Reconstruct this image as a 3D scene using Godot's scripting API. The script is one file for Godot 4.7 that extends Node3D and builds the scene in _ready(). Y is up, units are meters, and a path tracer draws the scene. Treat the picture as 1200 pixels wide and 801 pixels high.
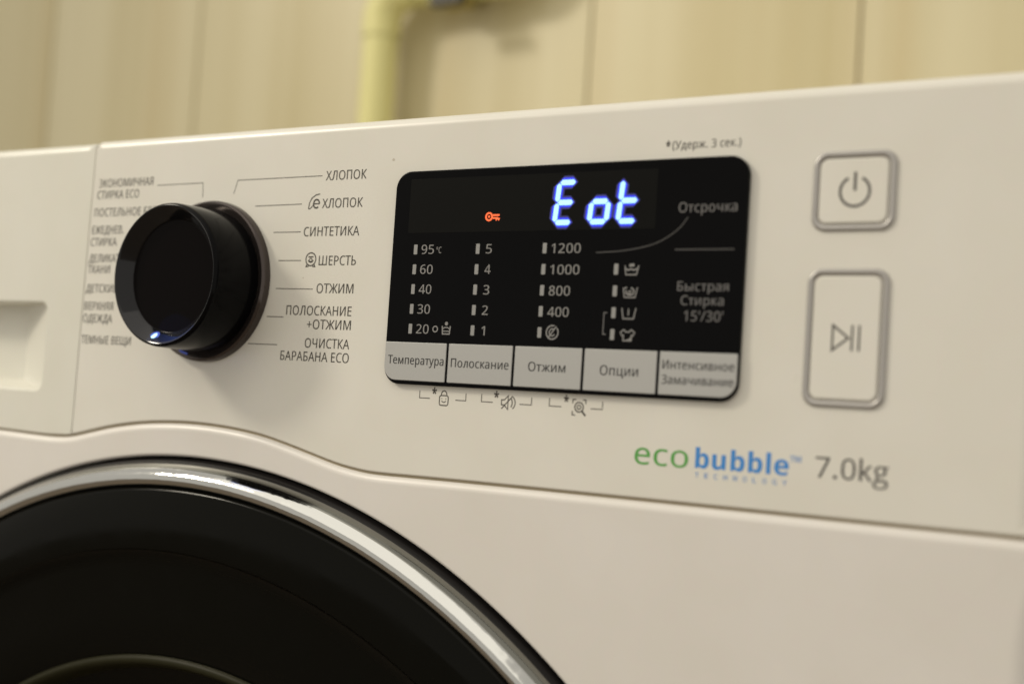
extends Node3D

# One panel unit is 0.86 mm; the control panel's own axes have their origin at the middle of the display.
const U := 0.00086
const PANEL_Y := 0.794
const MID := -177.0          # the machine's middle, in panel units
const DOOR_Y := -389.5

var origin := Vector3(0, PANEL_Y, 0)
var m := {}
var fonts := {}
var font_ref := {}


# ---------------------------------------------------------------- nodes
func part(called: String, mesh: Mesh, material: Material, parent: Node3D) -> MeshInstance3D:
	var o := MeshInstance3D.new()
	o.name = called
	o.mesh = mesh
	o.material_override = material
	parent.add_child(o, true)
	return o


func group_node(called: String, parent: Node3D) -> Node3D:
	var o := Node3D.new()
	o.name = called
	parent.add_child(o, true)
	return o


# ---------------------------------------------------------------- shape helpers (all in panel units)
func tri(st: SurfaceTool, p: Array, n: Array, uv: Array = []) -> void:
	var a: Vector3 = p[0]
	var b: Vector3 = p[1]
	var c: Vector3 = p[2]
	var sum: Vector3 = n[0] + n[1] + n[2]
	var order := [0, 1, 2]
	if (c - a).cross(b - a).dot(sum) < 0.0:
		order = [0, 2, 1]
	for i in order:
		st.set_normal((n[i] as Vector3).normalized())
		if uv.size():
			st.set_uv(uv[i])
		else:
			st.set_uv(Vector2(p[i].x, p[i].y) / 262.0)
		st.add_vertex(p[i] * U)


func quad(st: SurfaceTool, a: Vector3, b: Vector3, c: Vector3, d: Vector3, na: Vector3, nb: Vector3, nc: Vector3, nd: Vector3) -> void:
	tri(st, [a, b, c], [na, nb, nc])
	tri(st, [a, c, d], [na, nc, nd])


func fresh() -> SurfaceTool:
	var st := SurfaceTool.new()
	st.begin(Mesh.PRIMITIVE_TRIANGLES)
	return st


func area2(o: PackedVector2Array) -> float:
	var s := 0.0
	for i in o.size():
		s += o[i].cross(o[(i + 1) % o.size()])
	return s


func ccw(o: PackedVector2Array) -> PackedVector2Array:
	if area2(o) < 0.0:
		o.reverse()
	return o


# outward normals (times the miter's length) of a counter-clockwise outline
func outward(o: PackedVector2Array) -> Array:
	var r := []
	var n := o.size()
	for i in n:
		var e0 := (o[i] - o[(i + n - 1) % n]).normalized()
		var e1 := (o[(i + 1) % n] - o[i]).normalized()
		var n0 := Vector2(e0.y, -e0.x)
		var n1 := Vector2(e1.y, -e1.x)
		var b := (n0 + n1).normalized()
		r.append([b, 1.0 / maxf(0.4, b.dot(n0))])
	return r


func edge_rings(o: PackedVector2Array, zf: float, zb: float, rad, steps: int, sign_out := 1.0) -> Array:
	# rings from the back to the front face; each is [points, normals]
	var nn := outward(o)
	var rings := []
	for k in range(-1, steps + 1):
		var pts := PackedVector3Array()
		var nrm := PackedVector3Array()
		for i in o.size():
			var r: float = rad[i] if rad is Array or rad is PackedFloat32Array else rad
			var a := PI / 2 * maxf(0, k) / steps
			var b: Vector2 = nn[i][0]
			var q: Vector2 = o[i] - b * float(nn[i][1]) * r * (1.0 - cos(a)) * sign_out
			var z := zb if k < 0 else zf - r + r * sin(a)
			pts.append(Vector3(q.x, q.y, z))
			nrm.append(Vector3(b.x * cos(a) * sign_out, b.y * cos(a) * sign_out, sin(a)))
		rings.append([pts, nrm])
	return rings


func stitch(st: SurfaceTool, rings: Array) -> void:
	for k in rings.size() - 1:
		var p: PackedVector3Array = rings[k][0]
		var q: PackedVector3Array = rings[k + 1][0]
		var np: PackedVector3Array = rings[k][1]
		var nq: PackedVector3Array = rings[k + 1][1]
		var n := p.size()
		for i in n:
			var j := (i + 1) % n
			quad(st, p[i], p[j], q[j], q[i], np[i], np[j], nq[j], nq[i])


func cap(st: SurfaceTool, pts: PackedVector3Array, normal := Vector3(0, 0, 1)) -> void:
	var flat := PackedVector2Array()
	for p in pts:
		flat.append(Vector2(p.x, p.y))
	var t := Geometry2D.triangulate_polygon(flat)
	for i in range(0, t.size(), 3):
		tri(st, [pts[t[i]], pts[t[i + 1]], pts[t[i + 2]]], [normal, normal, normal])


func slab(o: PackedVector2Array, zf: float, zb: float, rad = 0.5, steps := 4, st: SurfaceTool = null) -> SurfaceTool:
	if st == null:
		st = fresh()
	var rings := edge_rings(o, zf, zb, rad, steps)
	stitch(st, rings)
	cap(st, rings[-1][0])
	return st


func rounded(x0: float, y0: float, x1: float, y1: float, r, n := 8) -> PackedVector2Array:
	# r: one radius, or [bottom right, top right, top left, bottom left]
	var rr: Array = r if r is Array else [r, r, r, r]
	var o := PackedVector2Array()
	var c := [Vector2(x1, y0), Vector2(x1, y1), Vector2(x0, y1), Vector2(x0, y0)]
	var s := [Vector2(-1, 1), Vector2(-1, -1), Vector2(1, -1), Vector2(1, 1)]
	for k in 4:
		var q: float = rr[k]
		if q <= 0.0:
			o.append(c[k])
			continue
		for i in n + 1:
			var a := -PI / 2 + k * PI / 2 + PI / 2 * i / n
			o.append(c[k] + s[k] * q + Vector2(cos(a), sin(a)) * q)
	return o


func lathe(profiles: Array, cx: float, cy: float, segs := 96, st: SurfaceTool = null) -> SurfaceTool:
	# profiles: polylines of Vector2(radius, z), each smooth in itself and open to the left of its direction
	if st == null:
		st = fresh()
	for pr in profiles:
		var nn := []
		for i in pr.size():
			var t := Vector2.ZERO
			if i > 0:
				t += (pr[i] - pr[i - 1]).normalized()
			if i < pr.size() - 1:
				t += (pr[i + 1] - pr[i]).normalized()
			t = t.normalized()
			nn.append(Vector2(t.y, -t.x))
		for k in segs:
			var a := TAU * k / segs
			var b := TAU * (k + 1) / segs
			for i in pr.size() - 1:
				var p0: Vector2 = pr[i]
				var p1: Vector2 = pr[i + 1]
				var n0: Vector2 = nn[i]
				var n1: Vector2 = nn[i + 1]
				var A := Vector3(cx + cos(a) * p0.x, cy + sin(a) * p0.x, p0.y)
				var B := Vector3(cx + cos(b) * p0.x, cy + sin(b) * p0.x, p0.y)
				var C := Vector3(cx + cos(b) * p1.x, cy + sin(b) * p1.x, p1.y)
				var D := Vector3(cx + cos(a) * p1.x, cy + sin(a) * p1.x, p1.y)
				var nA := Vector3(cos(a) * n0.x, sin(a) * n0.x, n0.y)
				var nB := Vector3(cos(b) * n0.x, sin(b) * n0.x, n0.y)
				var nC := Vector3(cos(b) * n1.x, sin(b) * n1.x, n1.y)
				var nD := Vector3(cos(a) * n1.x, sin(a) * n1.x, n1.y)
				if p0.x < 0.001:
					tri(st, [A, C, D], [nA, nC, nD])
				elif p1.x < 0.001:
					tri(st, [A, B, C], [nA, nB, nC])
				else:
					quad(st, A, B, C, D, nA, nB, nC, nD)
	return st


func stroke(st: SurfaceTool, pts: Array, w: float, z: float, closed := false) -> void:
	# a printed line: a mitred strip, no two of its faces over each other
	var n := pts.size()
	var l := []
	var r := []
	for i in n:
		var p: Vector2 = pts[i]
		var d0 := Vector2.ZERO
		var d1 := Vector2.ZERO
		if closed or i > 0:
			d0 = (p - (pts[(i + n - 1) % n] as Vector2)).normalized()
		if closed or i < n - 1:
			d1 = ((pts[(i + 1) % n] as Vector2) - p).normalized()
		if d0 == Vector2.ZERO:
			d0 = d1
		if d1 == Vector2.ZERO:
			d1 = d0
		var n0 := Vector2(-d0.y, d0.x)
		var b := (n0 + Vector2(-d1.y, d1.x)).normalized()
		var k := w / 2 / maxf(0.45, b.dot(n0))
		l.append(p + b * k)
		r.append(p - b * k)
	var up := Vector3(0, 0, 1)
	for i in (n if closed else n - 1):
		var j := (i + 1) % n
		quad(st, Vector3(l[i].x, l[i].y, z), Vector3(l[j].x, l[j].y, z), Vector3(r[j].x, r[j].y, z), Vector3(r[i].x, r[i].y, z), up, up, up, up)


func arc(cx: float, cy: float, rx: float, ry: float, a0: float, a1: float, n := 20) -> Array:
	var o := []
	for i in n + 1:
		var a := deg_to_rad(lerpf(a0, a1, float(i) / n))
		o.append(Vector2(cx + rx * cos(a), cy + ry * sin(a)))
	return o


func circle(cx: float, cy: float, r: float, n := 28) -> Array:
	var o := arc(cx, cy, r, r, 0, 360, n)
	o.pop_back()
	return o


func fill(st: SurfaceTool, pts: Array, z: float) -> void:
	var v := PackedVector3Array()
	for p in pts:
		v.append(Vector3(p.x, p.y, z))
	cap(st, v)


func marks(called: String, parent: Node3D, material: Material, z: float, strokes: Array) -> MeshInstance3D:
	# strokes: [points, width] open, [points, width, true] closed, [points, 0] filled
	var st := fresh()
	var k := 0
	for s in strokes:
		var zz := z + 0.004 * k
		k += 1
		if s[1] <= 0.0:
			fill(st, s[0], zz)
		else:
			stroke(st, s[0], s[1], zz, s.size() > 2)
	return part(called, st.commit(), material, parent)


func font(kind: String) -> Font:
	if not fonts.has(kind):
		var f := SystemFont.new()
		f.font_names = PackedStringArray(["Droid Sans"])
		if kind == "bold":
			f.font_weight = 700
		fonts[kind] = f
		var t := TextMesh.new()
		t.font = f
		t.text = "H"
		t.font_size = 96
		t.pixel_size = 0.01
		t.depth = 0.01
		font_ref[kind] = t.get_aabb()
	return fonts[kind]


func lettering(text: String, x0: float, x1: float, base: float, cap_height: float, z: float, material: Material, parent: Node3D, kind := "plain", called := "lettering") -> MeshInstance3D:
	var t := TextMesh.new()
	t.font = font(kind)
	t.text = text
	t.font_size = 96
	t.pixel_size = 0.01
	t.depth = 0.01
	t.curve_step = 1.5
	var box := t.get_aabb()
	var ref: AABB = font_ref[kind]
	var sx := (x1 - x0) / box.size.x
	var sy := cap_height / ref.size.y
	var o := part(called, t, material, parent)
	o.scale = Vector3(sx, sy, 3.0) * U
	o.position = Vector3(x0 - box.position.x * sx, base - ref.position.y * sy, z + 0.03) * U
	return o


func smooth(points: Array, per := 6) -> PackedVector2Array:
	var o := PackedVector2Array()
	var n := points.size()
	for i in n - 1:
		var p0: Vector2 = points[maxi(0, i - 1)]
		var p1: Vector2 = points[i]
		var p2: Vector2 = points[i + 1]
		var p3: Vector2 = points[mini(n - 1, i + 2)]
		for k in per:
			o.append(p1.cubic_interpolate(p2, p0, p3, float(k) / per))
	o.append(points[n - 1])
	return o


# distance from c along direction d to the outline
func reach(c: Vector2, d: Vector2, o: PackedVector2Array) -> float:
	var best := INF
	for i in o.size():
		var hit = Geometry2D.segment_intersects_segment(c, c + d * 5000.0, o[i], o[(i + 1) % o.size()])
		if hit != null:
			best = minf(best, c.distance_to(hit))
	return best


# the two loops, outer and hole, sampled along the same rays from c
func paired(c: Vector2, outer: PackedVector2Array, hole: PackedVector2Array, corners: Array, n: int) -> Array:
	var angles := []
	for i in n:
		angles.append(TAU * i / n)
	for q in corners:
		angles.append(fposmod(((q as Vector2) - c).angle(), TAU))
	angles.sort()
	var a := PackedVector2Array()
	var b := PackedVector2Array()
	var last := -1.0
	for t in angles:
		if t - last < 0.0004:
			continue
		last = t
		var d := Vector2(cos(t), sin(t))
		a.append(c + d * reach(c, d, outer))
		b.append(c + d * reach(c, d, hole))
	return [a, b]


# ---------------------------------------------------------------- materials
func paint(linear: Color, rough: float, metal := 0.0, spec := 0.5) -> StandardMaterial3D:
	var s := StandardMaterial3D.new()
	s.albedo_color = linear.linear_to_srgb()
	s.roughness = rough
	s.metallic = metal
	s.metallic_specular = spec
	return s


func lit(linear: Color, energy: float) -> StandardMaterial3D:
	var s := paint(Color(0.02, 0.02, 0.02), 0.5)
	s.emission_enabled = true
	s.emission = linear.linear_to_srgb()
	s.emission_energy_multiplier = energy
	return s


func noise_texture(size: int, freq: float, octaves: int, number: int, low: Color, high: Color) -> NoiseTexture2D:
	var f := FastNoiseLite.new()
	f.noise_type = FastNoiseLite.TYPE_SIMPLEX_SMOOTH
	f.frequency = freq
	f.fractal_octaves = octaves
	f.seed = number
	var g := Gradient.new()
	g.set_color(0, low)
	g.set_color(1, high)
	var t := NoiseTexture2D.new()
	t.width = size
	t.height = size
	t.seamless = true
	t.noise = f
	t.color_ramp = g
	return t


func plastic(linear: Color, rough: float, number: int) -> StandardMaterial3D:
	var s := paint(linear, rough)
	s.albedo_texture = noise_texture(256, 0.012, 4, number, Color(0.982, 0.98, 0.972), Color(1, 1, 1))
	s.roughness_texture = noise_texture(256, 0.02, 5, number + 7, Color(0.75, 0.75, 0.75), Color(1, 1, 1))
	s.roughness_texture_channel = BaseMaterial3D.TEXTURE_CHANNEL_RED
	s.uv1_triplanar = true
	s.uv1_world_triplanar = true
	s.uv1_scale = Vector3.ONE * 6.0
	return s


func stripes() -> StandardMaterial3D:
	# the wall panels' own print: broad, soft upright streaks of beige, cream and pale ochre
	var f := FastNoiseLite.new()
	f.seed = 11
	f.noise_type = FastNoiseLite.TYPE_SIMPLEX_SMOOTH
	f.frequency = 0.004
	var f2 := FastNoiseLite.new()
	f2.seed = 5
	f2.frequency = 0.013
	var im := Image.create(1024, 64, false, Image.FORMAT_RGB8)
	for x in 1024:
		for y in 64:
			var v := f.get_noise_2d(x, y * 0.6) + 0.5 * f2.get_noise_2d(x, y * 0.8)
			var t := clampf(0.5 + v * 0.9, 0, 1)
			var c := Color(0.50, 0.43, 0.235).lerp(Color(0.65, 0.595, 0.405), t)
			var w := clampf(f2.get_noise_2d(x * 0.7 + 500, y * 0.5) * 1.6 - 0.35, 0, 1)
			c = c.lerp(Color(0.48, 0.37, 0.17), w * 0.7)
			im.set_pixel(x, y, c.linear_to_srgb())
	var s := paint(Color.WHITE, 0.42)
	s.albedo_texture = ImageTexture.create_from_image(im)
	s.uv1_scale = Vector3(0.2, 0.12, 1)
	return s


func materials() -> void:
	m.panel = plastic(Color(0.76, 0.74, 0.68), 0.36, 1)
	m.body = plastic(Color(0.74, 0.71, 0.675), 0.42, 2)
	m.drawer = plastic(Color(0.74, 0.73, 0.66), 0.36, 3)
	m.black = paint(Color(0.003, 0.003, 0.0035), 0.09, 0.0, 0.17)
	m.window = paint(Color(0.0065, 0.0065, 0.006), 0.3, 0.0, 0.17)
	m.knob = paint(Color(0.0025, 0.0025, 0.003), 0.14, 0.0, 0.2)
	m.bevel = paint(Color(0.03, 0.03, 0.032), 0.1, 0.8, 0.4)
	m.flange = paint(Color(0.075, 0.062, 0.058), 0.13, 0.7, 0.5)
	m.face = paint(Color(0.003, 0.002, 0.002), 0.14, 0.0, 0.14)
	m.key = paint(Color(0.45, 0.45, 0.44), 0.42, 0.3)
	m.ink = paint(Color(0.05, 0.044, 0.036), 0.6)
	m.key_ink = paint(Color(0.018, 0.018, 0.018), 0.6)
	m.pale_ink = paint(Color(0.25, 0.245, 0.24), 0.6)
	m.dim_ink = paint(Color(0.15, 0.145, 0.145), 0.6)
	m.faint_ink = paint(Color(0.05, 0.048, 0.047), 0.6)
	m.indicator = paint(Color(0.29, 0.29, 0.285), 0.5)
	m.green_ink = paint(Color(0.09, 0.36, 0.065), 0.5)
	m.blue_ink = paint(Color(0.045, 0.25, 0.66), 0.5)
	m.grey_ink = paint(Color(0.085, 0.08, 0.075), 0.5)
	m.blue_core = lit(Color(0.46, 0.86, 1.0), 1.05)
	m.blue_edge = lit(Color(0.001, 0.022, 1.0), 0.95)
	m.blue_painted_halo = lit(Color(0.004, 0.012, 1.0), 0.11)
	m.red = lit(Color(1.0, 0.13, 0.025), 1.2)
	m.led = lit(Color(0.45, 0.78, 1.0), 1.6)
	m.led_painted_halo = lit(Color(0.05, 0.15, 1.0), 0.42)
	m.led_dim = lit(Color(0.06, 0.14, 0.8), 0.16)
	m.bezel = paint(Color(0.42, 0.405, 0.39), 0.36, 0.5)
	m.chrome = paint(Color(0.52, 0.525, 0.515), 0.07, 1.0)
	m.glass = paint(Color(0.0045, 0.0045, 0.0035), 0.09, 0.0, 0.18)
	m.strip = paint(Color(0.40, 0.34, 0.24), 0.7)  # tone of the shade painted into the joints
	m.chrome_dark_reflection = paint(Color(0.22, 0.22, 0.20), 0.14, 1.0)  # chrome darkened in colour, as if mirroring a dark room
	m.trim = paint(Color(0.008, 0.007, 0.007), 0.3, 0.0, 0.3)
	for g in [m.black, m.glass, m.knob]:
		g.roughness = 0.22
		g.roughness_texture = noise_texture(256, 0.018, 5, 31, Color(0.3, 0.3, 0.3), Color(1, 1, 1))
		g.uv1_triplanar = true
		g.uv1_scale = Vector3.ONE * 9.0
	m.chrome.roughness_texture = noise_texture(256, 0.05, 4, 17, Color(0.35, 0.35, 0.35), Color(1, 1, 1))
	m.chrome.roughness = 0.13
	m.chrome.uv1_triplanar = true
	m.chrome.uv1_scale = Vector3.ONE * 14.0
	var ripple := noise_texture(256, 0.02, 3, 23, Color.BLACK, Color.WHITE)
	ripple.as_normal_map = true
	ripple.bump_strength = 2.0
	m.chrome.normal_enabled = true
	m.chrome.normal_texture = ripple
	m.chrome.normal_scale = 0.2
	m.tub = paint(Color(0.022, 0.021, 0.010), 0.4, 0.0, 0.18)
	m.gap = paint(Color(0.01, 0.009, 0.008), 0.7)
	m.wall = stripes()
	m.joint = paint(Color(0.40, 0.31, 0.16), 0.8)
	m.pipe = paint(Color(0.70, 0.66, 0.29), 0.4)
	m.lever = paint(Color(0.05, 0.045, 0.03), 0.5)
	m.brass = paint(Color(0.40, 0.33, 0.10), 0.4, 0.4)
	m.floor = paint(Color(0.22, 0.17, 0.12), 0.5)
	m.speck = paint(Color(0.52, 0.48, 0.40), 0.6)


# ---------------------------------------------------------------- the machine
func wave() -> PackedVector2Array:
	return smooth([
		Vector2(-526, -75.6), Vector2(-420, -75.2), Vector2(-350, -74.9), Vector2(-312, -74.9), Vector2(-286, -75.4), Vector2(-270, -75.4), Vector2(-259, -74.4),
		Vector2(-247, -71.8), Vector2(-232, -68.6), Vector2(-214, -65.9), Vector2(-197, -64.5), Vector2(-180, -64.0), Vector2(-161, -64.6), Vector2(-142.5, -66.3),
		Vector2(-128, -68.9), Vector2(-113, -72.2), Vector2(-98, -75.5), Vector2(-85.7, -77.2), Vector2(-76, -77.7), Vector2(-60, -77.6), Vector2(-28, -77.4),
		Vector2(23, -77.3), Vector2(110, -77.3), Vector2(175, -77.2)], 6)


func seam_x(y: float) -> float:
	return lerpf(-259.3, -257.6, (y + 75.0) / 140.0)


func control_panel(machine: Node3D) -> MeshInstance3D:
	var o := PackedVector2Array()
	var rad := []
	o.append(Vector2(seam_x(-74.4), -74.2))
	rad.append(0.45)
	for p in wave():
		if p.x > -258.0 and p.x < 174.0:
			o.append(p)
			rad.append(0.7)
	for i in 9:   # lower right corner
		var a := -PI / 2 + PI / 2 * i / 8
		o.append(Vector2(174.0, -76.2) + Vector2(cos(a), sin(a)) * 1.0)
		rad.append(lerpf(0.7, 9.0, i / 8.0))
	for i in 9:   # upper right corner
		var a := PI / 2 * i / 8
		o.append(Vector2(169.0, 59.0) + Vector2(cos(a), sin(a)) * 6.0)
		rad.append(lerpf(9.0, 4.5, i / 8.0))
	for i in 12:
		o.append(Vector2(lerpf(160, -255, i / 11.0), 65.0))
		rad.append(4.5)
	o.append(Vector2(seam_x(65), 65.0))
	rad.append(4.5)
	o.append(Vector2(seam_x(61), 61.0))
	rad.append(0.45)
	return part("control_panel", slab(o, 0.0, -60.0, rad, 8).commit(), m.panel, machine)


func drawer(machine: Node3D) -> void:
	var o := PackedVector2Array()
	for p in wave():
		if p.x < -260.5:
			o.append(p)
	o.append(Vector2(seam_x(-74.5) - 0.3, -74.5))
	o.append(Vector2(seam_x(64.2) - 0.3, 64.2))
	o.append(Vector2(-522, 64.2))
	o.append(Vector2(-526, 60))
	var c := Vector2(-390, -34)
	var hole := rounded(-496, -54.5, -284.5, -13, 4.0, 5)
	var corners := [Vector2(seam_x(-74.5) - 0.3, -74.5), Vector2(seam_x(64.2) - 0.3, 64.2), Vector2(-522, 64.2), Vector2(-526, 60), Vector2(-526, -75.6)]
	for h in hole:
		corners.append(h)
	var two := paired(c, o, hole, corners, 160)
	var st := fresh()
	var rad := []
	for p in two[0]:
		rad.append(4.5 if p.y > 63.5 else 0.45)
	var outer := edge_rings(two[0], 0.0, -60.0, rad, 6)
	var inner := edge_rings(two[1], 0.0, -1.5, 1.5, 5, -1.0)
	stitch(st, outer)
	stitch(st, inner)
	stitch(st, [[outer[-1][0], flat_normals(outer[-1][0].size())], [inner[-1][0], flat_normals(inner[-1][0].size())]])
	var d := part("detergent_drawer", st.commit(), m.drawer, machine)
	d.position = origin_in_machine()
	# the finger recess: walls that lean in to a floor 16 units down
	var rs := fresh()
	var lip: PackedVector3Array = inner[0][0]
	var low := PackedVector3Array()
	for p in lip:
		var q := Vector3(p.x, p.y, -16.0)
		q.x = clampf(lerpf(c.x, p.x, 0.70), -470.0, -318.0) if p.x > c.x else lerpf(c.x, p.x, 0.70)
		q.y = lerpf(c.y, p.y, 0.80) if p.y < c.y else lerpf(c.y, p.y, 0.97)
		low.append(q)
	var n := lip.size()
	for i in n:
		var j := (i + 1) % n
		var g := (lip[j] - lip[i]).cross(low[i] - lip[i]).normalized()
		if g.dot(Vector3(c.x, c.y, 0) - lip[i]) < 0.0:
			g = -g
		quad(rs, lip[i], lip[j], low[j], low[i], g, g, g, g)
	cap(rs, low)
	part("finger_recess", rs.commit(), m.drawer, d)


func flat_normals(n: int) -> PackedVector3Array:
	var r := PackedVector3Array()
	r.resize(n)
	r.fill(Vector3(0, 0, 1))
	return r


func origin_in_machine() -> Vector3:
	return Vector3(-MID * U, PANEL_Y, 0)


func front(machine: Node3D) -> void:
	var o := PackedVector2Array()
	for p in wave():
		if p.x > -525 and p.x < 170:
			o.append(p - Vector2(0, 0.38))
	var corners := []
	for i in 13:
		var a := PI / 2 * (1.0 - i / 12.0)
		corners.append(Vector2(171, -81.9) + Vector2(cos(a), sin(a)) * 4.0)
	corners.append_array(rounded(-526, -905, 175, -200, [8, 0, 0, 8], 6))
	corners.erase(Vector2(175, -200))
	corners.erase(Vector2(-526, -200))
	var lower := corners.slice(13)
	lower.sort_custom(func(a, b): return a.x > b.x)
	o.append_array(PackedVector2Array(corners.slice(0, 13) + lower))
	o.append(Vector2(-526, -78.0))
	var c := Vector2(MID, DOOR_Y)
	var hole := PackedVector2Array(circle(c.x, c.y, 310.0, 360))
	var two := paired(c, o, hole, corners + [Vector2(-526, -78)], 420)
	var st := fresh()
	var rad := []
	for p in two[0]:
		rad.append(lerpf(4.0, 9.0, smoothstep(-80.0, -110.0, p.y)))
	var outer := edge_rings(two[0], 0.6, -40.0, rad, 7)
	var inner := edge_rings(two[1], 0.6, -24.0, 1.6, 5, -1.0)
	stitch(st, outer)
	stitch(st, inner)
	stitch(st, [[outer[-1][0], flat_normals(outer[-1][0].size())], [inner[-1][0], flat_normals(inner[-1][0].size())]])
	var f := part("front_panel", st.commit(), m.body, machine)
	f.position = origin_in_machine()
	var well := lathe([[Vector2(280, -24), Vector2(310, -24)]], c.x, c.y, 120)
	part("door_well", well.commit(), m.gap, f)
	# added strip in the joints: their shade painted a lighter brown
	var strip := fresh()
	var up := Vector3(0, 0, 1)
	var path := wave()
	for i in path.size() - 1:
		var a := path[i]
		var b := path[i + 1]
		if b.x < 173:
			quad(strip, Vector3(a.x, a.y + 1.5, -1.2), Vector3(b.x, b.y + 1.5, -1.2), Vector3(b.x, b.y - 3, -1.2), Vector3(a.x, a.y - 3, -1.2), up, up, up, up)
	quad(strip, Vector3(seam_x(-73.0) - 1.5, -73.0, -0.8), Vector3(seam_x(-73.0) + 1.5, -73.0, -0.8), Vector3(seam_x(61) + 1.5, 61, -0.8), Vector3(seam_x(61) - 1.5, 61, -0.8), up, up, up, up)
	part("joint_shade_strip", strip.commit(), m.strip, f)


func cabinet(machine: Node3D) -> void:
	var box := fresh()
	slab(rounded(-526, -915, 172, 61, 8, 4), -60.0, -640.0, 1.0, 2, box)
	var c := part("cabinet", box.commit(), m.body, machine)
	c.position = origin_in_machine()


func door(machine: Node3D) -> void:
	var cx := MID
	var cy := DOOR_Y
	var ring := lathe([[
		Vector2(304.9, 6.9), Vector2(303.6, 8.4), Vector2(301.6, 9.8), Vector2(299.6, 10.0),
		Vector2(297.9, 9.2), Vector2(297.0, 7.6), Vector2(296.6, 4.0)]], cx, cy, 300)
	var d := group_node("door", machine)
	d.position = origin_in_machine()
	part("chrome_ring", ring.commit(), m.chrome, d)
	var slope := lathe([[Vector2(307.2, 2.8), Vector2(306.7, 4.2), Vector2(306.0, 5.5), Vector2(305.2, 6.6), Vector2(304.9, 6.9)]], cx, cy, 300)
	part("outer_slope", slope.commit(), m.chrome_dark_reflection, d)  # darker copy of the chrome paints a dark reflection on this slope
	var gasket := lathe([[Vector2(309.6, -24), Vector2(309.4, -4), Vector2(309.0, -1.0), Vector2(308.2, 1.4), Vector2(307.2, 3.0), Vector2(306.6, 3.2), Vector2(305.0, 3.0)]], cx, cy, 300)
	part("outer_trim", gasket.commit(), m.trim, d)
	# black glass: a flat rim, a shallow step, then a bowl towards the window
	var glass := lathe([
		[Vector2(297.2, 5.0), Vector2(296.0, 7.6), Vector2(294.5, 8.2), Vector2(285, 8.6), Vector2(272, 8.2), Vector2(269.5, 7.6)],
		[Vector2(269.5, 7.6), Vector2(267.5, 5.2), Vector2(262, 4.2), Vector2(240, 2.2), Vector2(226, 0.0), Vector2(222, -2.0)]], cx, cy, 240)
	part("black_glass", glass.commit(), m.glass, d)
	var rim := lathe([[Vector2(222, -2.0), Vector2(221, -0.6), Vector2(219.5, -0.2), Vector2(218, -1.2), Vector2(216.5, -5.0), Vector2(215.0, -10)]], cx, cy, 200)
	part("window_rim", rim.commit(), m.tub, d)
	var bowl := lathe([[Vector2(215, -10), Vector2(206, -14), Vector2(190, -20), Vector2(150, -30), Vector2(80, -38), Vector2(0, -40)]], cx, cy, 160)
	part("window_glass", bowl.commit(), m.glass, d)


func knob(machine: Node3D) -> void:
	var cx := -176.4
	var cy := -2.0
	var k := group_node("program_knob", machine)
	k.position = origin_in_machine()
	var base := lathe([
		[Vector2(35.6, -0.5), Vector2(35.5, 2.6), Vector2(35.2, 3.6), Vector2(34.4, 4.1)],
		[Vector2(34.4, 4.1), Vector2(33.4, 3.9), Vector2(31.9, 3.1), Vector2(31.2, 2.9), Vector2(30.4, 2.8)]], cx, cy, 140)
	part("base_ring", base.commit(), m.flange, k)
	var side := lathe([
		[Vector2(31.3, 1.0), Vector2(31.25, 6), Vector2(31.0, 16), Vector2(30.8, 25.2), Vector2(30.5, 26.6), Vector2(30.0, 27.3), Vector2(29.5, 27.4)]], cx, cy, 140)
	part("grip", side.commit(), m.knob, k)
	var bev := lathe([[Vector2(29.5, 27.4), Vector2(29.1, 27.25), Vector2(28.6, 26.9), Vector2(24.4, 21.7)]], cx, cy, 140)
	part("bevel", bev.commit(), m.bevel, k)
	var face := lathe([[Vector2(24.4, 21.7), Vector2(24.1, 21.5), Vector2(23.5, 21.5), Vector2(12, 21.45), Vector2(0, 21.4)]], cx, cy, 120)
	part("face", face.commit(), m.face, k)
	# the lit pointer on the bevel and the light that leaks out below it
	var at := Vector3(-181.9, -28.2, 24.7)
	var nrm := Vector3(-(at.x - cx), -(at.y - cy), 0).normalized() * 0.70 + Vector3(0, 0, 0.71)
	for two in [["pointer_painted_glow", 2.9, 3.0, 0.10, m.led_painted_halo], ["pointer_light", 1.9, 1.4, 0.2, m.led]]:  # the larger glowing disc paints the halo around the pointer
		var st := fresh()
		var side_dir := Vector3(0, 0, 1).cross(nrm).normalized()
		var up_dir := nrm.normalized().cross(side_dir)
		var ring := []
		for i in 20:
			var a := TAU * i / 20
			ring.append(at + side_dir * cos(a) * float(two[2]) * 0.8 + up_dir * sin(a) * float(two[1]) + nrm.normalized() * float(two[3]) * 0.4)
		for i in 20:
			tri(st, [at + nrm.normalized() * float(two[3]), ring[i], ring[(i + 1) % 20]], [nrm, nrm, nrm])
		part(two[0], st.commit(), two[4], k)
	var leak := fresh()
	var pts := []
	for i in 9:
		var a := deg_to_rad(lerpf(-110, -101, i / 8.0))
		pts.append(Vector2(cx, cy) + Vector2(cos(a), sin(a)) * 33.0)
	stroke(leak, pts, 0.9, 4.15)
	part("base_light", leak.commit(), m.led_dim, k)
	var glow := OmniLight3D.new()
	glow.name = "pointer_lamp"
	glow.light_color = Color(0.3, 0.5, 1.0)
	glow.light_energy = 0.00004
	glow.light_size = 0.001
	glow.omni_range = 0.3
	glow.omni_attenuation = 2.0
	glow.shadow_enabled = true
	glow.position = (at + nrm * 3.0) * U
	k.add_child(glow, true)


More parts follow.
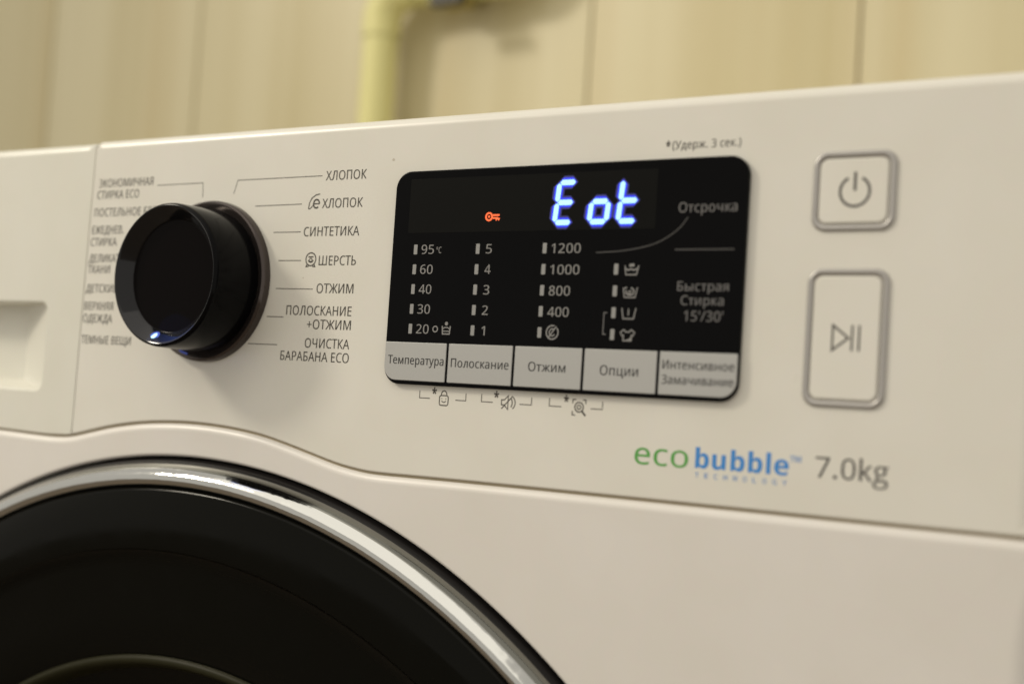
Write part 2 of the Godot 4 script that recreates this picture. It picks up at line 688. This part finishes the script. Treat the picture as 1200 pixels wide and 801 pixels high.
func panel_print(p: Node3D) -> void:
	var z := 0.03
	var right := [["ХЛОПОК", -113.8, -92.2, 40.6], ["ХЛОПОК", -114.8, -93.2, 29.0], ["СИНТЕТИКА", -123.8, -94.0, 17.3], ["ШЕРСТЬ", -114.5, -94.7, 5.1], ["ОТЖИМ", -114.6, -95.0, -6.5],
		["ПОЛОСКАНИЕ", -130.4, -95.2, -15.8], ["+ОТЖИМ", -118.5, -95.0, -21.5], ["ОЧИСТКА", -118.9, -95.1, -29.3], ["БАРАБАНА ECO", -131.9, -94.9, -34.9]]
	for t in right:
		lettering(t[0], t[1], t[2], t[3], 3.9, z, m.ink, p)
	var left := [["ЭКОНОМИЧНАЯ", -253.9, -217.3, 42.3], ["СТИРКА ECO", -254.6, -226.1, 36.8], ["ПОСТЕЛЬНОЕ БЕЛЬЕ", -255.6, -208.0, 28.5], ["ЕЖЕДНЕВ.", -256.3, -234.5, 20.2],
		["СТИРКА", -256.6, -238.6, 14.5], ["ДЕЛИКАТНЫЕ", -256.9, -226.0, 6.8], ["ТКАНИ", -257.0, -241.8, 1.6], ["ДЕТСКИЕ ВЕЩИ", -257.4, -220.0, -7.4],
		["ВЕРХНЯЯ", -257.6, -237.6, -15.7], ["ОДЕЖДА", -257.9, -237.6, -21.5], ["ТЕМНЫЕ ВЕЩИ", -257.9, -224.0, -31.5]]
	for t in left:
		lettering(t[0], t[1] + 0.3, t[2] + 0.2, t[3], 3.8, z, m.ink, p)
	for l in [
			[Vector2(-165.9, 36.6), Vector2(-163.9, 42.5), Vector2(-115.8, 42.6)], [Vector2(-152.5, 30.8), Vector2(-126.0, 31.0)], [Vector2(-140.9, 19.2), Vector2(-125.6, 19.2)],
			[Vector2(-136.9, 7.1), Vector2(-124.3, 7.1)], [Vector2(-137.3, -4.8), Vector2(-116.7, -4.9)], [Vector2(-141.2, -16.8), Vector2(-131.8, -16.8)], [Vector2(-150.9, -28.6), Vector2(-134.2, -28.6)],
			[Vector2(-214.3, 42.0), Vector2(-185.1, 42.1), Vector2(-184.7, 35.6)]]:
		marks("leader_line", p, m.ink, z, [[l, 0.34]])
	# leaf with a letter e
	marks("leaf_symbol", p, m.ink, z, [
		[arc(-118.0, 30.9, 1.6, 1.75, 0, 310, 20), 0.75], [[Vector2(-119.3, 30.9), Vector2(-116.3, 30.9)], 0.55],
		[[Vector2(-116.4, 35.0), Vector2(-118.6, 34.6), Vector2(-120.6, 33.4), Vector2(-121.8, 31.4), Vector2(-122.2, 28.9)], 0.5],
		[[Vector2(-122.4, 28.9), Vector2(-121.2, 28.9), Vector2(-119.9, 30.2)], 0.45]])
	# ball of wool in a face-like ring
	marks("wool_symbol", p, m.ink, z, [
		[circle(-118.9, 7.6, 2.7), 0.55, true], [arc(-118.9, 7.8, 1.5, 1.5, 200, 340, 10), 0.5], [[Vector2(-120.3, 8.6), Vector2(-117.5, 8.6)], 0.55],
		[circle(-118.9, 7.3, 0.7, 12), 0.4, true], [[Vector2(-120.9, 5.4), Vector2(-121.3, 4.5), Vector2(-119.9, 4.6)], 0.5], [[Vector2(-116.9, 5.4), Vector2(-116.5, 4.5), Vector2(-117.9, 4.6)], 0.5]])
	lettering("*", 42.4, 44.2, 45.2, 3.6, z, m.ink, p, "bold")
	lettering("(Удерж. 3 сек.)", 45.0, 70.9, 45.8, 2.9, z, m.ink, p)
	# brackets and pictograms under the touch keys
	for b in [[-58.0, -53.0, -40.9, -36.1], [-28.9, -23.7, -11.8, -6.6], [1.1, 6.3, 18.5, 23.3]]:
		marks("bracket_line", p, m.ink, z, [[[Vector2(b[0], -44.2), Vector2(b[0], -47.1), Vector2(b[1], -47.1)], 0.34]])
		marks("bracket_line", p, m.ink, z, [[[Vector2(b[2], -47.2), Vector2(b[3], -47.2), Vector2(b[3], -44.4)], 0.34]])
	for x in [-51.0, -22.2, 8.2]:
		lettering("*", x - 1.1, x + 1.1, -47.0, 4.0, z, m.ink, p, "bold")
	marks("lock_symbol", p, m.ink, z, [
		[Array(rounded(-48.4, -49.5, -44.3, -45.7, 0.8, 4)), 0.45, true], [[Vector2(-47.6, -45.6), Vector2(-47.6, -44.9), Vector2(-47.1, -44.1), Vector2(-46.35, -43.8), Vector2(-45.6, -44.1), Vector2(-45.1, -44.9), Vector2(-45.1, -45.6)], 0.42],
		[circle(-47.3, -46.9, 0.22, 8), 0.0], [circle(-45.4, -46.9, 0.22, 8), 0.0], [arc(-46.35, -47.4, 1.0, 0.9, 200, 340, 8), 0.35]])
	marks("muted_speaker_symbol", p, m.ink, z, [
		[[Vector2(-19.8, -45.9), Vector2(-18.6, -45.9), Vector2(-16.9, -44.3), Vector2(-16.9, -49.4), Vector2(-18.6, -47.8), Vector2(-19.8, -47.8)], 0.42, true],
		[[Vector2(-19.7, -49.3), Vector2(-14.9, -44.3)], 0.42], [arc(-17.0, -46.9, 2.0, 2.2, -45, 45, 10), 0.42], [arc(-17.0, -46.9, 3.3, 2.9, -48, 48, 10), 0.42]])
	marks("magnifier_symbol", p, m.ink, z, [
		[circle(13.7, -46.9, 1.75), 0.5, true], [circle(13.7, -46.9, 0.75, 14), 0.45, true], [[Vector2(14.9, -48.2), Vector2(16.5, -49.9)], 0.75],
		[[Vector2(11.0, -45.6), Vector2(11.0, -44.2), Vector2(12.3, -44.2)], 0.4], [[Vector2(15.1, -44.2), Vector2(16.4, -44.2), Vector2(16.4, -45.6)], 0.4], [[Vector2(11.0, -48.4), Vector2(11.0, -49.8), Vector2(12.3, -49.8)], 0.4]])
	# the words at the lower right
	lettering("eco", 37.3, 57.9, -65.4, 7.6, z, m.green_ink, p)
	lettering("bubble", 60.6, 94.1, -65.0, 6.6, z, m.blue_ink, p, "bold")
	lettering("TM", 94.4, 98.2, -60.4, 2.0, z, m.blue_ink, p)
	var x := 60.8
	for ch in "TECHNOLOGY":
		lettering(ch, x, x + 1.35, -68.3, 1.7, z, m.blue_ink, p)
		x += 3.5
	lettering("7.0kg", 103.2, 127.2, -64.7, 6.7, z, m.grey_ink, p)
	# a few specks of dirt
	var rng := RandomNumberGenerator.new()
	rng.seed = 4
	var specks := [[Vector2(-78.9, 47.7), 0.75], [Vector2(-122.4, -0.2), 0.35]]
	for s in specks:
		var ring := []
		for i in 9:
			ring.append(s[0] + Vector2.from_angle(TAU * i / 9) * s[1] * rng.randf_range(0.6, 1.1))
		marks("dirt_speck", p, m.speck, 0.03, [[ring, 0.0]])


func seven_segment(d: Node3D, x0: float, lit_segments: String) -> void:
	var y0 := 19.2
	var w := 9.2
	var h := 17.0
	var t := 2.2
	var lean := 0.09
	var mid := y0 + h / 2
	for c in lit_segments:
		var a: Vector2
		var b: Vector2
		match c:
			"a":
				a = Vector2(t / 2, h - t / 2)
				b = Vector2(w - t / 2, h - t / 2)
			"b":
				a = Vector2(w - t / 2, h / 2)
				b = Vector2(w - t / 2, h - t / 2)
			"c":
				a = Vector2(w - t / 2, t / 2)
				b = Vector2(w - t / 2, h / 2)
			"d":
				a = Vector2(t / 2, t / 2)
				b = Vector2(w - t / 2, t / 2)
			"e":
				a = Vector2(t / 2, t / 2)
				b = Vector2(t / 2, h / 2)
			"f":
				a = Vector2(t / 2, h / 2)
				b = Vector2(t / 2, h - t / 2)
			"g":
				a = Vector2(t / 2, h / 2)
				b = Vector2(w - t / 2, h / 2)
		var dir := (b - a).normalized()
		var side := Vector2(-dir.y, dir.x)
		a += dir * 0.34
		b -= dir * 0.34
		var k := 0
		for layer in [["segment_painted_halo", t / 2 + 1.35, 1.1, m.blue_painted_halo], ["segment_glow_edge", t / 2 + 0.62, 0.5, m.blue_edge], ["segment", t / 2 - 0.12, 0.08, m.blue_core]]:  # two outer layers paint the blue glow around each lit segment
			var hw: float = layer[1]
			var ext: float = layer[2]
			var q := []
			for v in [a - dir * ext, a + dir * (hw * 0.8 - ext * 0.6) + side * hw, b - dir * (hw * 0.8 - ext * 0.6) + side * hw, b + dir * ext, b - dir * (hw * 0.8 - ext * 0.6) - side * hw, a + dir * (hw * 0.8 - ext * 0.6) - side * hw]:
				q.append(Vector2(x0 + v.x + lean * v.y, y0 + v.y))
			marks(layer[0], d, layer[3], 2.34 + 0.03 * k + 0.001 * "abcdefg".find(c), [[q, 0.0]])
			k += 1


func display(machine: Node3D) -> void:
	var z := 2.24
	var d := part("display_panel", slab(rounded(-75.0, -42.2, 75.2, 42.2, [7.0, 7.0, 7.0, 7.0], 10), 2.2, -0.5, 0.7, 4).commit(), m.black, machine)
	d.position = origin_in_machine()
	part("display_window", slab(rounded(-67.4, 19.0 - 1.6, 41.2, 38.8, 0.5, 2), 2.28, 2.0, 0.04, 1).commit(), m.window, d)
	seven_segment(d, -1.4, "afged")
	seven_segment(d, 13.2, "gecd")
	seven_segment(d, 25.0, "fged")
	var kz := 2.34
	marks("key_symbol", d, m.red, kz + 0.03, [
		[circle(-29.3, 23.15, 1.4), 0.62, true], [circle(-29.3, 23.15, 0.45, 10), 0.0], [[Vector2(-27.6, 23.7), Vector2(-24.6, 23.7)], 0.6],
		[[Vector2(-27.6, 22.6), Vector2(-26.0, 22.6), Vector2(-25.9, 22.0), Vector2(-25.5, 22.6), Vector2(-24.9, 22.0), Vector2(-24.6, 22.6)], 0.55]])
	# unlit indicator bars with their values
	var rows := [10.9, 3.05, -4.75, -12.55, -20.35]
	var temps := ["95", "60", "40", "30", "20"]
	var counts := ["5", "4", "3", "2", "1"]
	var speeds := ["1200", "1000", "800", "400"]
	var ends := [11.6, 11.6, 8.2, 8.2]
	for i in 5:
		var y: float = rows[i]
		for x in [-63.1, -33.6, -3.75, 26.65]:
			if x > 20 and i == 0:
				continue
			part("indicator", slab(rounded(x - 0.85, y - 1.95, x + 0.85, y + 1.95, 0.25, 2), 2.30, 2.0, 0.05, 1).commit(), m.indicator, d)
		lettering(temps[i], -60.2, -54.2, y - 1.75, 3.55, z, m.pale_ink, d)
		lettering(counts[i], -29.8 + (0.3 if i == 4 else 0.0), -27.1 - (0.8 if i == 4 else 0.0), y - 1.75, 3.5, z, m.pale_ink, d)
		if i < 4:
			lettering(speeds[i], -0.8, ends[i], y - 1.85, 3.5, z, m.pale_ink, d)
	lettering("°C", -53.0, -50.6, 9.4, 2.4, z, m.pale_ink, d)
	marks("ring_symbol", d, m.pale_ink, z, [[circle(-51.1, -20.2, 1.1, 18), 0.45, true]])
	marks("basin_symbol", d, m.pale_ink, z, [
		[[Vector2(-47.8, -18.9), Vector2(-47.5, -22.0), Vector2(-44.3, -22.0), Vector2(-44.0, -18.9)], 0.5], [[Vector2(-47.6, -20.0), Vector2(-46.6, -19.5), Vector2(-45.3, -19.5), Vector2(-44.2, -20.0)], 0.4],
		[circle(-45.9, -18.0, 0.75, 12), 0.0], [[Vector2(-47.4, -20.9), Vector2(-44.4, -20.9)], 0.4]])
	marks("no_spin_symbol", d, m.pale_ink, z, [
		[arc(1.7, -20.2, 2.5, 2.5, 70, 400, 28), 0.5], [arc(1.7, -20.2, 1.2, 1.3, 60, 330, 14), 0.45], [[Vector2(0.0, -22.3), Vector2(3.4, -18.0)], 0.45]])
	var w := 0.42
	marks("rinse_hold_symbol", d, m.pale_ink, z, [
		[[Vector2(30.1, 4.4), Vector2(30.7, 1.1), Vector2(34.9, 1.1), Vector2(35.6, 4.4)], w], [[Vector2(30.6, 3.2), Vector2(31.6, 2.7), Vector2(32.6, 3.2), Vector2(33.6, 2.7), Vector2(35.1, 3.2)], 0.5],
		[[Vector2(31.8, 3.9), Vector2(31.9, 4.9), Vector2(33.7, 5.1), Vector2(34.0, 4.1)], 0.0]])
	marks("intensive_symbol", d, m.pale_ink, z, [
		[[Vector2(30.0, -3.6), Vector2(30.6, -7.0), Vector2(34.8, -7.0), Vector2(35.6, -3.4)], w], [arc(32.7, -4.9, 1.6, 1.3, 160, 440, 16), 0.5], [arc(32.7, -5.2, 0.6, 0.5, 0, 330, 10), 0.4], [[Vector2(30.4, -3.9), Vector2(31.4, -3.4)], 0.5]])
	marks("prewash_symbol", d, m.pale_ink, z, [
		[[Vector2(29.9, -10.8), Vector2(30.6, -14.6), Vector2(34.7, -14.6), Vector2(35.5, -10.8)], w], [[Vector2(32.6, -11.0), Vector2(32.6, -13.4)], w]])
	marks("shirt_symbol", d, m.pale_ink, z, [
		[[Vector2(29.9, -19.4), Vector2(31.3, -18.5), Vector2(32.0, -19.3), Vector2(33.4, -19.3), Vector2(34.1, -18.5), Vector2(35.5, -19.4), Vector2(34.9, -20.7), Vector2(34.3, -20.4), Vector2(34.3, -22.4), Vector2(31.1, -22.4), Vector2(31.1, -20.4), Vector2(30.5, -20.7)], w, true],
		[[Vector2(34.2, -20.8), Vector2(34.2, -22.3), Vector2(31.6, -22.3), Vector2(33.4, -21.8)], 0.0]])
	marks("bracket_line", d, m.dim_ink, z, [[[Vector2(24.1, -12.6), Vector2(22.8, -12.6), Vector2(22.8, -20.3), Vector2(24.0, -20.3)], 0.36]])
	# delayed end and quick wash
	lettering("Отсрочка", 49.9, 71.8, 22.9, 3.5, z, m.dim_ink, d)
	marks("pointer_arc", d, m.faint_ink, z, [[Array(smooth([Vector2(18.0, 9.1), Vector2(28.9, 9.7), Vector2(39.0, 11.4), Vector2(45.4, 13.9), Vector2(50.5, 17.4), Vector2(53.6, 21.2)], 6)), 0.42]])
	marks("divider_line", d, m.faint_ink, z, [[[Vector2(49.3, 9.9), Vector2(71.5, 9.9)], 0.5]])
	lettering("Быстрая", 51.1, 70.3, -4.5, 3.3, z, m.dim_ink, d)
	lettering("Стирка", 52.7, 68.7, -9.4, 3.3, z, m.dim_ink, d)
	lettering("15'/30'", 54.2, 68.8, -14.9, 3.5, z, m.dim_ink, d)
	# five silver touch keys
	var xs := [-74.6, -44.45, -14.25, 15.5, 45.5, 75.0]
	var words := [["Температура", -72.8, -45.9, -34.3, 3.3], ["Полоскание", -42.4, -16.1, -34.6, 3.3], ["Отжим", -7.5, 8.4, -34.7, 3.4], ["Опции", 22.7, 38.0, -34.9, 3.5]]
	for i in 5:
		var x0: float = xs[i] + (0.0 if i == 0 else 0.55)
		var x1: float = xs[i + 1] - (0.0 if i == 4 else 0.55)
		var o := rounded(x0, -40.7, x1, -25.7, [5.6 if i == 4 else 0.3, 0.3, 0.3, 5.6 if i == 0 else 0.3], 6)
		var key := part("touch_key", slab(o, 2.5, 2.0, 0.22, 3).commit(), m.key, machine)
		key.position = origin_in_machine()
		if i < 4:
			var t: Array = words[i]
			lettering(t[0], t[1], t[2], t[3], t[4], 2.53, m.key_ink, key)
		else:
			lettering("Интенсивное", 47.3, 74.0, -31.7, 3.1, 2.53, m.key_ink, key)
			lettering("Замачивание", 47.3, 74.0, -36.9, 3.1, 2.53, m.key_ink, key)


func push_button(machine: Node3D, called: String, x0: float, y0: float, x1: float, y1: float) -> MeshInstance3D:
	# a soft metal frame with a white cap that stands slightly proud inside it
	var st := fresh()
	var loops := []
	var spec := [[0.25, -0.5, 0.0], [0.25, 0.3, 0.6], [0.65, 0.85, 0.9], [1.2, 1.05, 1.0], [1.8, 0.9, 1.05], [2.4, 0.4, 1.1], [2.65, -0.2, 1.1]]
	var rr := 5.0
	for s in spec:
		loops.append([rounded(x0 + s[0], y0 + s[0], x1 - s[0], y1 - s[0], rr - s[0] * 0.75, 10), s[1]])
	var rings := []
	for k in loops.size():
		var o: PackedVector2Array = loops[k][0]
		var nn := outward(o)
		var before: int = maxi(0, k - 1)
		var after: int = mini(loops.size() - 1, k + 1)
		var run := Vector2(float(spec[after][0]) - float(spec[before][0]), float(spec[after][1]) - float(spec[before][1])).normalized()
		var pts := PackedVector3Array()
		var nrm := PackedVector3Array()
		for i in o.size():
			pts.append(Vector3(o[i].x, o[i].y, loops[k][1]))
			var b: Vector2 = nn[i][0]
			nrm.append(Vector3(b.x * run.y, b.y * run.y, run.x).normalized())
		rings.append([pts, nrm])
	stitch(st, rings)
	var b := part(called, slab(rounded(x0 + 2.8, y0 + 2.8, x1 - 2.8, y1 - 2.8, 2.8, 8), 0.9, -0.5, 0.6, 4).commit(), m.panel, machine)
	b.position = origin_in_machine()
	part("bezel", st.commit(), m.bezel, b)
	return b


func buttons(machine: Node3D) -> void:
	var p := push_button(machine, "power_button", 97.1, 15.4, 125.5, 42.3)
	marks("power_symbol", p, m.grey_ink, 0.94, [[arc(111.8, 28.6, 4.9, 4.9, 118, 422, 40), 0.95], [[Vector2(111.8, 28.8), Vector2(111.8, 35.0)], 1.0]])
	var s := push_button(machine, "start_button", 97.1, -42.1, 125.0, 3.7)
	marks("play_pause_symbol", s, m.grey_ink, 0.94, [
		[[Vector2(106.9, -15.1), Vector2(106.9, -23.3), Vector2(112.2, -19.2)], 0.75, true], [[Vector2(113.4, -15.0), Vector2(113.4, -23.4)], 0.75], [[Vector2(115.7, -15.0), Vector2(115.7, -23.4)], 0.75]])


func washing_machine() -> void:
	var w := Node3D.new()
	w.name = "washing_machine"
	w.position = Vector3(MID * U, 0, 0)
	w.set_meta("label", "white front-loading washing machine with black program knob, lit display and chrome-ringed black door")
	w.set_meta("category", "washing machine")
	add_child(w, true)
	var p := control_panel(w)
	p.position = origin_in_machine()
	panel_print(p)
	drawer(w)
	front(w)
	cabinet(w)
	door(w)
	knob(w)
	display(w)
	buttons(w)


# ---------------------------------------------------------------- behind the machine
func wall() -> void:
	var w := Node3D.new()
	w.name = "back_wall"
	w.position = Vector3(0, 0, -664 * U)
	w.set_meta("kind", "structure")
	add_child(w, true)
	var width := 262.0
	var first := part("wall_panel", slab(rounded(1.0, 0, width - 1.0, 2600, 0), 0.0, -6.0, 1.1, 3).commit(), m.wall, w)
	first.position = Vector3(-112 - 7 * width, 0, 0) * U
	var rng := RandomNumberGenerator.new()
	rng.seed = 21
	for k in range(-6, 4):
		# each panel shows another stretch of the same print
		var o := fresh()
		slab(rounded(1.0, 0, width - 1.0, 2600, 0), 0.0, -6.0, 1.1, 3, o)
		var mat: StandardMaterial3D = m.wall.duplicate()
		mat.uv1_offset = Vector3(rng.randf(), rng.randf(), 0)
		var q := part("wall_panel", o.commit(), mat, w)
		q.position = Vector3(-112 + k * width, 0, 0) * U
	var back := BoxMesh.new()
	back.size = Vector3(3000 * U, 2600 * U, 10 * U)
	var j := part("joint_backing", back, m.joint, w)
	j.position = Vector3(-500, 1300, -11) * U
	var f := MeshInstance3D.new()
	f.name = "floor"
	f.set_meta("kind", "structure")
	var fm := BoxMesh.new()
	fm.size = Vector3(4.6, 0.05, 4.0)
	f.mesh = fm
	f.material_override = m.floor
	f.position = Vector3(-0.4, -0.027, 1.35)
	add_child(f, true)


func tube(points: Array, r: float, segs := 28) -> ArrayMesh:
	var st := fresh()
	var side := Vector3(0, 0, 1)
	var rings := []
	for i in points.size():
		var t: Vector3
		if i == 0:
			t = points[1] - points[0]
		elif i == points.size() - 1:
			t = points[i] - points[i - 1]
		else:
			t = points[i + 1] - points[i - 1]
		t = t.normalized()
		var u := side.cross(t).normalized()
		var pts := PackedVector3Array()
		var nrm := PackedVector3Array()
		for k in segs:
			var a := TAU * k / segs
			var n := u * cos(a) + side * sin(a)
			pts.append(points[i] + n * r)
			nrm.append(n)
		rings.append([pts, nrm])
	stitch(st, rings)
	return st.commit()


func gas_pipe() -> void:
	var g := Node3D.new()
	g.name = "gas_pipe"
	g.position = Vector3(-602, 0, -632) * U
	g.set_meta("label", "yellow painted gas pipe rising up the panelled wall and bending right at an elbow")
	g.set_meta("category", "pipe")
	add_child(g, true)
	var base := PANEL_Y / U
	var top := base + 364.0
	part("riser", tube([Vector3(0, 0, 0), Vector3(0, top - 40, 0)], 18.0), m.pipe, g)
	var bend := []
	for i in 11:
		var a := PI - PI / 2 * i / 10
		bend.append(Vector3(30 + 30 * cos(a), top - 30 + 30 * sin(a), 0))
	bend.push_front(Vector3(0, top - 46, 0))
	bend.append(Vector3(44, top, 0))
	part("elbow", tube(bend, 19.6), m.pipe, g)
	part("branch", tube([Vector3(30, top, 0), Vector3(150, top, 0)], 18.0), m.pipe, g)
	var rise := []
	for i in 9:
		var a := -PI / 2 + PI / 2 * i / 8
		rise.append(Vector3(146 + 30 * cos(a), top + 30 + 30 * sin(a), 0))
	rise.append(Vector3(176, top + 500, 0))
	part("upper_riser", tube(rise, 18.4), m.pipe, g)
	var v := part("valve", tube([Vector3(84, top, 0), Vector3(88, top, 0), Vector3(112, top, 0), Vector3(116, top, 0)], 27.0, 6), m.brass, g)
	var lever := fresh()
	slab(rounded(80, top - 30, 118, top - 19, 3, 4), 30.0, 20.0, 1.5, 3, lever)
	part("lever", lever.commit(), m.lever, v)


func _ready() -> void:
	# camera: as measured from the panel
	var cam := Camera3D.new()
	cam.name = "camera"
	var attr := CameraAttributesPhysical.new()
	attr.frustum_focal_length = 46.8
	attr.frustum_focus_distance = 0.531 * 0.86
	attr.exposure_aperture = 6.1
	cam.attributes = attr
	cam.fov = 28.765
	cam.near = 0.02
	cam.far = 20.0
	var turn := Vector3(0.06456, 0.56571, 0.04896)
	cam.transform = Transform3D(Basis(turn.normalized(), turn.length()), Vector3(251.6, -47.9, 421.1) * U + origin)
	add_child(cam)
	cam.fov = 28.765
	cam.current = true
	# the dim warm room behind the photographer
	var env := Environment.new()
	env.background_mode = Environment.BG_COLOR
	env.background_color = Color(0.575, 0.542, 0.478).linear_to_srgb()
	env.tonemap_mode = Environment.TONE_MAPPER_LINEAR
	env.tonemap_exposure = 1.26
	env.sdfgi_enabled = true
	env.ssao_enabled = true
	env.ssil_enabled = true
	var we := WorldEnvironment.new()
	we.name = "environment"
	we.environment = env
	add_child(we)
	# the room's lamp, high front left, its cone shaped to dim the panel's edges
	var lamp := SpotLight3D.new()
	lamp.name = "room_lamp"
	lamp.light_color = Color(1.0, 0.96, 0.88)
	lamp.light_energy = 1.7
	lamp.light_size = 0.19
	lamp.spot_angle = 34.0
	lamp.spot_angle_attenuation = 1.0
	lamp.spot_range = 8.0
	lamp.spot_attenuation = 2.0
	lamp.shadow_enabled = true
	lamp.look_at_from_position(Vector3(-1.65, 2.0, 1.0), Vector3(0.02, 0.86, -0.02))
	add_child(lamp)
	# added overhead fill, broad and soft, to weaken the hard shadows
	var soft := AreaLight3D.new()
	soft.name = "overhead_fill"
	soft.area_size = Vector2(2.2, 1.8)
	soft.light_color = Color(1.0, 0.97, 0.91)
	soft.light_energy = 0.8
	soft.shadow_enabled = true
	soft.set("area_range", 12.0)
	soft.look_at_from_position(Vector3(-0.7, 2.35, 1.1), Vector3(0.0, 0.8, -0.15))
	add_child(soft)
	materials()
	wall()
	gas_pipe()
	washing_machine()
